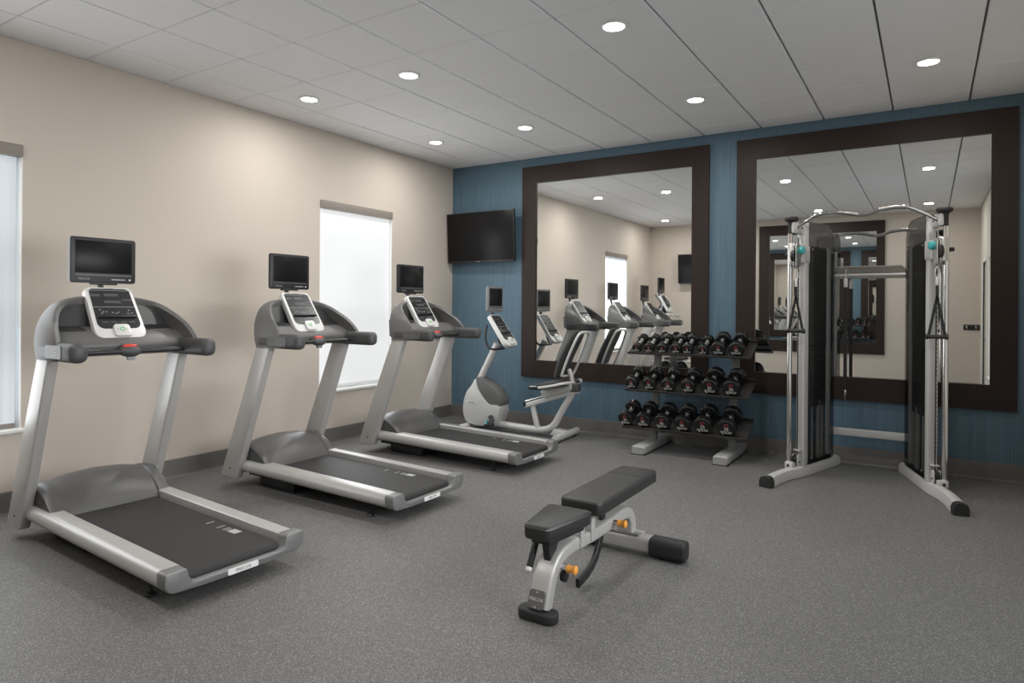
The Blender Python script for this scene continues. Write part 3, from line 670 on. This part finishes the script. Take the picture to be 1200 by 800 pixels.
# dumbbells: head mesh per radius and number
def dumbbell_meshes(r, num):
    L = .105+r*1.1   # half-ish length of head+handle
    hl = .05+r*.35   # head length
    hd = .066        # half of handle
    o = {}
    for nm, s in (('front', -1), ('rear', 1)):
        b = MB(); p = [(r*.42, 0), (r*.80, .004), (r*.90, .008), (r, .016), (r, hl-.010), (r*.93, hl-.003), (r*.86, hl), (r*.80, hl-.003), (.002, hl-.003)]
        b.lathe(p[:-2], (0, s*hd, 0), (0, s, 0), 'head', 28); b.lathe([(.002, hl-.004), (r*.85, hl-.0035), (r*.85, hl-.001), (.002, hl-.001)], (0, s*hd, 0), (0, s, 0), 'headface', 28); o[nm] = b
    b = MB(); b.lathe([(.016, -hd), (.0165, -hd*.6), (.0195, 0), (.0165, hd*.6), (.016, hd)], (0, 0, 0), (0, 1, 0), 'handle_chrome', 18)
    for s in (-1, 1): b.lathe([(.02, 0), (.026, .006), (.022, .016), (.015, .02)], (0, s*hd, 0), (0, -s, 0), 'chrome', 18)
    o['handle'] = b
    yF = -(hd+hl)-.0002
    b = MB(); X = frame_mat((0, yF, 0), (1, 0, 0), (0, 0, 1), (0, -1, 0))
    cy = r*.40; rr = r*.17
    b.tube([(rr*math.cos(a), cy+rr*math.sin(a), 0) for a in [k*PI/8+.9 for k in range(13)]], r*.042, 'label_red', 6, X=X)
    b.tube([(rr*.9, cy, 0), (rr*1.5, cy+rr*.55, 0), (rr*.7, cy+rr*1.2, 0)], r*.03, 'label_red', 6, X=X)
    b.text(str(num), r*.50, 'label_white', X @ Matrix.Translation((0, -r*.03, 0)), .0006, r*.012)
    b.text('TKO', r*.42, 'label_white', X @ Matrix.Translation((0, -r*.42, 0)) @ Matrix.Diagonal((1.25, .85, 1, 1)), .0006, r*.012)
    b.tube([(r*.72*math.cos(a), r*.72*math.sin(a), 0) for a in [math.radians(205+5*k) for k in range(9)]], r*.035, 'label_white', 6, X=X)
    o['mark'] = b
    return o
ordn = ['leftmost', 'second from left', 'third from left', 'fourth from left', 'fifth from left', 'sixth from left', 'seventh from left', 'rightmost']
rows = [([2.925, 3.063, 3.205, 3.355, 3.475, 3.635, 3.79, 3.965], [.052, .054, .056, .058, .060, .056, .074, .077], [3, 3, 5, 5, 8, 8, 10, 10], 'top'),
        ([2.90, 3.095, 3.30, 3.51, 3.73, 3.94], [.070, .072, .074, .076, .088, .088], [25, 25, 30, 30, 35, 35], 'middle'),
        ([2.865, 3.06, 3.265, 3.475, 3.685, 3.915], [.083, .083, .085, .085, .093, .093], [40, 40, 45, 45, 55, 55], 'bottom')]
XSH = [None]*3
for (xs_, rs, nums, tier), (y, z) in zip(rows, SH):
    dy, dz = math.cos(TILT), math.sin(TILT); n = len(xs_)
    for i, (x, r, num) in enumerate(zip(xs_, rs, nums)):
        hl = .05+r*.35
        along = .066+hl+.0145        # dumbbell centre, measured up the tray from its front edge
        c = Vector((x, y+dy*along-dz*(r+.0165), z+dz*along+dy*(r+.0005)))
        c = Vector((x, y, z))+Vector((0, dy, dz))*along+Vector((0, -dz, dy))*(r+.0008)
        pos = ordn[i] if i < n-1 else 'rightmost'
        size = {'top': 'small', 'middle': 'mid-sized', 'bottom': 'large'}[tier]
        e = empty('dumbbell', c, '%s black dumbbell, %s on the %s tray of the rack' % (size, pos, tier), 'dumbbell', 'dumbbells on the %s tray' % tier)
        e.rotation_euler = (TILT, 0, 0)
        o = dumbbell_meshes(r, num)
        hf = o['front'].build('weight_head', e); o['rear'].build('weight_head', e); o['handle'].build('handle', e)
        o['mark'].build('face_print', hf)

# ================================================================== WEIGHT BENCH
def make_bench():
    bx = 3.985; of = (bx, -4.0, 0)
    e = empty('adjustable_weight_bench', of, 'silver weight bench with black pads and orange knobs in the middle of the floor', 'weight bench')
    # seat: tapered pad
    def pad(outline, z0, z1, name):
        b = MB(); b.prism(outline, 'z', z0, z1, 'vinyl', .016, 3); return b.build(name, e, of)
    sp = pad([(bx-.125, -4.155), (bx+.120, -4.150), (bx+.122, -4.20), (bx+.072, -4.500), (bx+.058, -4.520), (bx-.060, -4.520), (bx-.074, -4.500), (bx-.127, -4.20)], .385, .460, 'seat_pad')
    b = MB(); b.tube([(bx-.121, -4.152, .443), (bx+.116, -4.147, .443), (bx+.119, -4.20, .443), (bx+.070, -4.498, .443), (bx+.056, -4.5175, .443), (bx-.058, -4.5175, .443), (bx-.072, -4.498, .443), (bx-.124, -4.20, .443)], .006, 'vinyl', 6, closed=True); b.build('seam', sp, of)
    b = MB(); b.prism([(bx-.095, -4.17), (bx+.090, -4.17), (bx+.05, -4.47), (bx-.055, -4.47)], 'z', .355, .386, 'black', .008); b.build('seat_board', e, of)
    bp_ = pad([(bx-.112, -4.050), (bx-.128, -4.020), (bx-.128, -3.20), (bx-.112, -3.175), (bx+.108, -3.175), (bx+.122, -3.20), (bx+.122, -4.020), (bx+.105, -4.050)], .392, .468, 'back_pad')
    b = MB(); b.box((bx-.003, -3.40, .4665), (.235, .010, .006), 'black', .002); b.box((bx+.1195, -3.40, .43), (.006, .010, .06), 'black', .002)
    b.tube([(bx-.125, -4.0, .452), (bx-.125, -3.21, .452)], .005, 'vinyl', 6); b.tube([(bx+.119, -4.0, .452), (bx+.119, -3.21, .452)], .005, 'vinyl', 6); b.build('seam', bp_, of)
    b = MB(); b.box((bx-.003, -3.66, .382), (.17, .62, .03), 'black', .01); b.box((bx, -3.62, .352), (.06, .48, .05), 'black', .012); b.build('back_board', e, of)
    # main frame: one bent tube
    path = [(bx, -4.475, .055), (bx, -4.430, .17), (bx, -4.375, .255), (bx, -4.29, .292), (bx, -4.10, .285), (bx, -3.80, .272), (bx, -3.58, .285), (bx, -3.475, .285), (bx, -3.415, .235), (bx, -3.395, .15), (bx, -3.395, .08)]
    path = [(bx, -4.475, .05), (bx, -4.445, .13), (bx, -4.405, .205), (bx, -4.33, .262), (bx, -4.20, .275), (bx, -3.95, .262), (bx, -3.72, .262), (bx, -3.56, .268), (bx, -3.46, .252), (bx, -3.405, .19), (bx, -3.395, .08)]
    b = MB(); b.tube(path, 1, 'silver', prof=rrect(-.055, .055, -.036, .036, .018, 4), smooth=6, up=(0, -1, .4)); b.build('main_frame', e, of, angle=50)
    b = MB(); b.prism([(bx+p[0], -4.488+p[1]) for p in rrect(-.105, .105, -.048, .048, .046, 6)], 'z', 0, .052, 'black_rubber', .012, 3); b.build('front_foot', e, of)
    nx = Vector((0, -.935, .355)); X = frame_mat((bx, -4.502, .100), (1, 0, 0), (0, .355, .935), nx)
    b = MB(); b.prism(rrect(-.044, .044, -.044, .044, .016), 'z', .0, .008, 'grey_shell', .002, 1, X); b.text('PRECOR', .0205, 'label_white', X @ Matrix.Translation((0, 0, .0085)), .0006, .0003)
    for s in (-1, 1): b.cyl((0, s*.033, .006), (0, s*.033, .0095), .004, 'label_white', 8, X=X)
    b.build('name_plate', e, of)
    # seat post fork and carry handle
    b = MB(); b.prism([(-4.43, .36), (-4.30, .36), (-4.375, .235), (-4.40, .235)], 'x', bx-.02, bx+.02, 'black', .006); b.build('seat_hinge', e, of)
    b = MB(); b.cyl((bx-.085, -4.36, .335), (bx-.085, -4.43, .215), .0165, 'black_rubber', 14, .004); b.cyl((bx-.085, -4.43, .215), (bx-.085, -4.442, .195), .0175, 'bezel', 14, .005); b.tube([(bx-.085, -4.36, .335), (bx-.04, -4.34, .335), (bx, -4.36, .345)], .010, 'black', 8); b.build('carry_handle', e, of)
    for s, y, zt in ((1, -4.13, .375), (1, -4.0, .385), (-1, -4.13, .375), (-1, -4.0, .385)):
        b = MB(); b.prism([(y-.025, .25), (y+.025, .25), (y+.018, zt), (y+.006, zt), (y+.004, zt-.02), (y-.004, zt-.02), (y-.006, zt), (y-.018, zt)], 'x', bx+s*.050, bx+s*.062, 'silver', .002, 1)
        b.build('hinge_bracket', e, of)
    for y, z in ((-4.345, .215), (-3.72, .27)):
        b = MB(); b.cyl((bx+.04, y, z), (bx+.085, y, z), .014, 'steel', 14); b.lathe([(.015, 0), (.021, .004), (.018, .016), (.017, .03), (.022, .038), (.022, .050), (.014, .055)], (bx+.080, y, z), (1, 0, 0), 'orange', 18); b.build('adjustment_knob', e, of, label='orange pull knob')
    b = MB(); b.cyl((bx+.045, -4.335, .17), (bx+.075, -4.335, .17), .028, 'black', 16, .006); b.build('pivot_boss', e, of)
    # curved ladder strut
    arc = [(bx+.012, -3.78, .345), (bx+.012, -3.80, .22), (bx+.012, -3.86, .12), (bx+.012, -3.96, .06), (bx+.012, -4.09, .036)]
    b = MB(); b.tube(arc, 1, 'black', prof=rrect(-.012, .012, -.026, .026, .008, 3), smooth=6, up=(0, 0, 1))
    for p, q in zip(catmull(arc, 2)[2:-1], range(9)): b.cyl((p.x-.0135, p.y, p.z), (p.x+.0135, p.y, p.z), .007, 'panel_mid', 8)
    b.build('ladder_strut', e, of)
    # rear stabiliser
    b = MB(); b.box((bx, -3.405, .07), (.40, .095, .095), 'silver', .022, 3); b.box((bx, -3.44, .122), (.20, .02, .012), 'silver_dark', .004); b.box((bx+.06, -3.38, .121), (.10, .05, .012), 'silver', .004); b.build('rear_stabiliser', e, of)
    for s in (-1, 1):
        b = MB(); prof = [(-.058, .03), (-.04, .008), (.04, .008), (.058, .03), (.058, .098), (.04, .122), (-.04, .122), (-.058, .098)]
        b.prism([(-3.405+p[0], p[1]) for p in prof], 'x', bx+s*.165, bx+s*.385, 'black_rubber', .014, 3); b.box((bx+s*.29, -3.405, .012), (.14, .07, .024), 'black', .004); b.build('rubber_end_cap', e, of)
    b = MB(); b.box((bx+.31, -3.32, .05), (.05, .08, .012), 'silver', .003); b.box((bx+.31, -3.29, .03), (.05, .012, .06), 'silver', .003); b.build('rear_tab', e, of)
make_bench()

# ================================================================== CABLE MACHINE
FX = 5.095
def make_cable():
    of = (FX, -.6, 0)
    e = empty('cable_crossover_machine', of, 'twin tower cable machine with smoked panels and chrome pull-up bar before the right mirror', 'cable machine')
    hooks = []
    for s, side in ((-1, 'l'), (1, 'r')):
        def Q(o_, y, z): return (FX+s*o_, y, z)
        rear = Vector((FX+s*.290, -.135, 0)); col = Vector((FX+s*.505, -.82, 0)); front = Vector((FX+s*.672, -1.37, 0))
        d = (col-rear).normalized(); nrm = Vector((-d.y, d.x, 0)); nrm = nrm if nrm.x*s < 0 else -nrm   # inner side
        # base foot
        b = MB(); prof = [(-.048, 0), (-.048, .05), (-.036, .078), (-.015, .088), (.015, .088), (.036, .078), (.048, .05), (.048, 0)]
        pts = [tuple(rear+Vector((0, 0, .004))), tuple(rear.lerp(col, .5)+Vector((0, 0, .004))), tuple(col+Vector((0, 0, .004))), tuple(col.lerp(front, .35)+Vector((s*.025, 0, .004))), tuple(col.lerp(front, .7)+Vector((s*.02, 0, .002))), tuple(front+Vector((0, 0, 0)))]
        b.tube(pts, 1, 'bike_white', prof=[(p[0], p[1]) for p in prof], smooth=4, up=(0, 0, 1)); leg = b.build('base_leg', e, of)
        dv = (front-col).normalized()
        b = MB(); b.tube([tuple(front-dv*.02), tuple(front+dv*.05)], 1, 'black_rubber', prof=[(p[0]*1.06, p[1]*1.04+.001) for p in prof], up=(0, 0, 1)); b.build('leg_end_cap', leg, of)
        b = MB(); b.lathe([(.045, 0), (.045, .01), (.03, .05), (.005, .065)], tuple(rear-d*-.0+Vector((0, 0, .045))), tuple(-d), 'bike_white', 16); b.build('leg_plug', leg, of)
        # main column (holed) and chrome guide tube
        c0 = col+d*-.035
        XS = frame_mat((c0.x, c0.y, 0), d, nrm, (0, 0, 1))
        a_ = Vector((s*.42, -.90, 0)).normalized(); n_ = Vector((-s*.90, -.42, 0)).normalized()
        X = frame_mat((c0.x, c0.y, 0), a_, n_, (0, 0, 1))
        b = MB(); b.box((0, 0, 1.16), (.06, .075, 2.16), 'bike_white', .008, 2, X)
        out = d; 
        hx = .031
        for k in range(46): b.cyl((hx-.001, -.022, .30+k*.037), (hx+.0012, -.022, .30+k*.037), .0065, 'black', 8, X=X)
        b.build('column', e, of)
        b = MB(); b.cyl((.125, -.045, .10), (.125, -.045, 2.20), .022, 'chrome', 20, X=X); b.build('guide_tube', e, of)
        b = MB(); b.cyl((.068, .0, .10), (.068, .0, 2.15), .005, 'black', 8, X=X); b.build('cable', e, of)
        # bottom pulley and clamp
        b = MB(); b.box((.145, -.02, .105), (.05, .075, .06), 'bike_white', .008, 2, X); b.cyl((.17, -.02, .105), (.175, -.02, .105), .012, 'black', 10, X=X)
        b.prism(rrect(.04, .095, .09, .20, .025), 'y', .012, .022, 'bike_white', .003, 1, X); b.prism(rrect(.04, .095, .09, .20, .025), 'y', -.035, -.025, 'bike_white', .003, 1, X); b.cyl((.07, .011, .155), (.07, -.024, .155), .038, 'black', 20, X=X); b.cyl((.07, .022, .13), (.07, .026, .13), .008, 'black', 10, X=X)
        b.box((.06, .0, .235), (.05, .06, .012), 'bike_white', .003, 1, X); b.build('lower_pulley', e, of)
        # smoked shroud: box with rounded top, open frame inside
        L0, L1 = -.05, -.56
        pr = [(L0, .10), (L1, .10), (L1, 2.10)]+[(L1+.17-.17*math.cos(a), 2.10+.20*math.sin(a)) for a in [PI/2*k/8 for k in range(1, 9)]]+[(L0, 2.30)]
        zs = 2.08
        b = MB(); pl = [(L0, .10), (L1, .10), (L1, zs), (L0, zs)]
        for y0 in (.034, -.055): b.prism(pl, 'y', y0-.003, y0+.003, 'acrylic_dark', 0, 1, XS)
        b.grid([[(L1, .034, z_) for z_ in (.10, zs)], [(L1, -.055, z_) for z_ in (.10, zs)]], 'acrylic_dark', X=XS)
        sh = b.build('smoked_shroud', e, of)
        b = MB(); pt = [(L0, zs), (L1, zs)]+pr[2:]
        for y0 in (.034, -.055): b.prism(pt, 'y', y0-.003, y0+.003, 'acrylic', 0, 1, XS)
        b.grid([[(p[0], .034, p[1]) for p in pr[2:]], [(p[0], -.055, p[1]) for p in pr[2:]]], 'acrylic', X=XS)
        b.build('arched_top', sh, of)
        b = MB(); b.box((L0-.01, -.01, 1.20), (.014, .075, 2.18), 'bike_white', .003, 1, XS); b.box((L1+.02, -.01, 1.09), (.03, .04, 2.0), 'bike_white', .006, 1, XS)
        b.box(((L0+L1)/2, -.01, .105), (.46, .075, .03), 'black', .004, 1, XS)
        for q in (.15, 2.05):
            for l_ in (L0-.06, L1+.06): b.cyl((l_, .036, q), (l_, .041, q), .008, 'rod', 10, X=XS)
        b.build('shroud_frame', e, of)
        b = MB()
        for k in range(18): b.box((-.31, -.012, .62+k*.037), (.24, .06, .034), 'stackp', .003, 1, XS)
        b.box((-.31, -.012, 1.62), (.26, .062, .90), 'stackp', .01, 1, XS)
        b.build('weight_stack', e, of)
        b = MB()
        for l_ in (-.22, -.42): b.cyl((l_, -.01, .10), (l_, -.01, 2.05), .012, 'rod', 14, X=XS)
        b.cyl((-.31, .005, .12), (-.31, .005, .66), .020, 'rod', 16, X=XS); b.build('guide_rod', e, of)
        # top bracket, cap, pulley
        b = MB(); b.box((.06, -.01, 2.235), (.20, .055, .10), 'bike_white', .012, 2, X)
        for h_ in (.05, .10): b.cyl((h_, .017, 2.235), (h_, .021, 2.235), .010, 'black', 10, X=X)
        b.build('top_bracket', e, of)
        b = MB(); b.lathe([(.030, 0), (.030, .07), (.034, .10), (.058, .115), (.062, .13), (.055, .145), (.01, .15)], tuple(X @ Vector((.135, -.025, 2.185))), (0, 0, 1), 'black_rubber', 20); b.build('stop_cap', e, of)
        # sliding carriage with swivel pulley
        zc = 2.0
        b = MB(); b.box((.02, 0, zc), (.135, .085, .16), 'bike_white', .012, 2, X); b.cyl((.125, -.02, zc-.10), (.125, -.02, zc+.10), .034, 'steel', 18, .006, X=X); b.box((.08, -.012, zc), (.06, .05, .14), 'steel', .01, 2, X); ca = b.build('pulley_carriage', e, of)
        b = MB(); b.prism(rrect(.10, .165, zc-.13, zc+.09, .03), 'y', .008, .018, 'steel', .003, 1, X); b.cyl((.132, -.004, zc-.02), (.132, .030, zc-.02), .060, 'black', 24, .008, X=X); b.prism(rrect(.10, .165, zc-.13, zc+.09, .03), 'y', .032, .042, 'steel', .003, 1, X); b.build('swivel_pulley', ca, of)
        b = MB(); b.cyl((.10, -.01, zc+.03), (.10, .035, zc+.03), .012, 'steel', 12, X=X); b.lathe([(.012, 0), (.032, .006), (.036, .02), (.030, .04), (.012, .048)], tuple(X @ Vector((.10, .03, zc+.03))), tuple(X.to_3x3() @ Vector((0, 1, 0))), 'teal', 14); b.build('pull_knob', ca, of, label='teal pull knob')
        b = MB(); b.cyl((.07, -.04, zc), (.07, -.10, zc), .007, 'steel', 10, X=X); b.cyl((.07, -.085, zc), (.07, -.13, zc), .018, 'black', 14, .004, X=X); b.build('rear_knob', ca, of)
        hooks.append((X @ Vector((.135, .025, zc-.14)), X, zc))
    # pull-up bar
    A = Vector((FX-.53, -.88, 2.245)); B_ = Vector((FX+.52, -.88, 2.245))
    pts = [A, (FX-.45, -.90, 2.29), (FX-.36, -.93, 2.335), (FX-.25, -.94, 2.345), (FX-.12, -.94, 2.332), (FX-.03, -.94, 2.312), (FX+.04, -.94, 2.315), (FX+.12, -.94, 2.345), (FX+.22, -.94, 2.358), (FX+.32, -.94, 2.352), (FX+.44, -.90, 2.295), B_]
    b = MB(); b.tube(pts, .0165, 'chrome', 14, smooth=5); pb = b.build('pull_up_bar', e, of)
    b = MB(); b.tube([(FX-.20, -.94, 2.343), (FX-.12, -.94, 2.332), (FX-.04, -.94, 2.313)], .0195, 'chrome_knurl', 14, smooth=4); b.build('knurled_grip', pb, of)
    b = MB(); b.tube([(FX+.12, -.94, 2.345), (FX+.22, -.94, 2.358), (FX+.31, -.94, 2.353)], .0195, 'chrome_knurl', 14, smooth=4); b.build('knurled_grip', pb, of)
    # rear cross beam with chrome tray, lower brace
    b = MB(); b.tube([(FX-.325, -.23, 1.83), (FX+.325, -.23, 1.83)], 1, 'steel', prof=rrect(-.02, .02, -.014, .014, .006, 3), up=(0, 0, 1))
    b.prism([(FX-.315, 1.847), (FX+.315, 1.847), (FX+.265, 1.905), (FX-.265, 1.905)], 'y', -.225, -.205, 'dark_chrome', .002, 1)
    b.tube([(FX-.315, -.235, 1.852), (FX-.262, -.235, 1.908), (FX+.262, -.235, 1.908), (FX+.315, -.235, 1.852)], .009, 'chrome', 10); b.build('cross_beam', e, of)
    b = MB(); b.tube([(FX-.33, -.2, .335), (FX+.33, -.2, .335)], 1, 'bike_white', prof=rrect(-.02, .02, -.036, .036, .008, 3), up=(0, 0, 1)); b.build('lower_brace', e, of)
    return hooks
hooks = make_cable()
for i, ((hp, X, zc), lab) in enumerate(zip(hooks, ('black stirrup handle hanging from the left tower of the cable machine', 'black stirrup handle hanging from the right tower of the cable machine'))):
    # stirrup handle: carabiner, strap triangle, grip
    of = tuple(hp); n_ = Vector((1, 0, 0))
    drop = .60 if i == 0 else .62
    e = empty('stirrup_handle', of, lab, 'cable handle', 'stirrup handles on the cable machine')
    b = MB(); b.tube([tuple(hp+Vector((0, -.0, .0))), tuple(hp+Vector((.012, 0, -.03))), tuple(hp+Vector((.012, 0, -.07))), tuple(hp+Vector((0, 0, -.09))), tuple(hp+Vector((-.012, 0, -.07))), tuple(hp+Vector((-.012, 0, -.03)))], .005, 'steel', 8, smooth=3, closed=True)
    b.cyl(tuple(hp+Vector((0, 0, -.085))), tuple(hp+Vector((0, 0, -.16))), .012, 'bezel', 12, .004); b.build('snap_hook', e, of)
    top = hp+Vector((0, -.01, -.155)); gz = hp.z-drop+.05
    b = MB(); mid = Vector((top.x, top.y, top.z-.09))
    b.tube([tuple(top), tuple(mid)], 1, 'black', prof=rrect(-.011, .011, -.003, .003, .002, 2), up=(0, 1, 0))
    for s in (-1, 1): b.tube([tuple(mid), (mid.x+s*.058, mid.y, gz)], 1, 'black', prof=rrect(-.011, .011, -.003, .003, .002, 2), up=(0, 1, 0))
    b.build('strap', e, of)
    b = MB(); b.cyl((mid.x-.065, mid.y, gz), (mid.x+.065, mid.y, gz), .0165, 'black_rubber', 16, .003)
    for s in (-1, 1): b.cyl((mid.x+s*.055, mid.y, gz), (mid.x+s*.078, mid.y, gz), .022, 'black', 16, .005)
    b.build('grip', e, of)
# long black bar hanging from the cross beam
e = empty('hanging_stick', (FX-.195, -.275, .64), 'long black stick with silver ends hanging from the cable machine cross beam', 'exercise stick'); of = (FX-.195, -.275, .64)
hx, hy = FX-.195, -.275
b = MB(); b.cyl((hx, hy, .74), (hx, hy, 1.72), .0155, 'black_rubber', 16); b.build('sleeve', e, of)
b = MB(); b.cyl((hx, hy, .70), (hx, hy, .745), .017, 'chrome', 16, .004); b.lathe([(.004, 0), (.006, .03), (.010, .04), (.015, .06)], (hx, hy, .64), (0, 0, 1), 'chrome', 14); b.build('end_fitting', e, of)
b = MB(); b.cyl((hx, hy, 1.715), (hx, hy, 1.80), .018, 'bezel', 16, .004); b.tube([(hx, hy, 1.80), (hx, hy-.004, 1.86), (hx, hy+.02, 1.885), (hx, hy+.045, 1.875)], .005, 'steel', 8, smooth=3); b.build('top_hook', e, of)

# hook rail on the opposite wall, seen in the mirror
e = empty('hook_rail', (6.24, YO, 1.19), 'black hook rail with silver hooks on the opposite wall, seen in the right mirror', 'hook rail'); of = (6.24, YO, 1.19)
MB().box((6.235, YO+.008, 1.19), (.25, .016, .10), 'black', .003).build('board', e, of)
for x in (6.16, 6.30):
    b = MB(); b.tube([(x, YO+.016, 1.215), (x, YO+.05, 1.19), (x, YO+.06, 1.165), (x, YO+.075, 1.185)], .006, 'steel', 8, smooth=4); b.box((x, YO+.018, 1.20), (.02, .006, .05), 'steel', .002); b.build('hook', e, of)
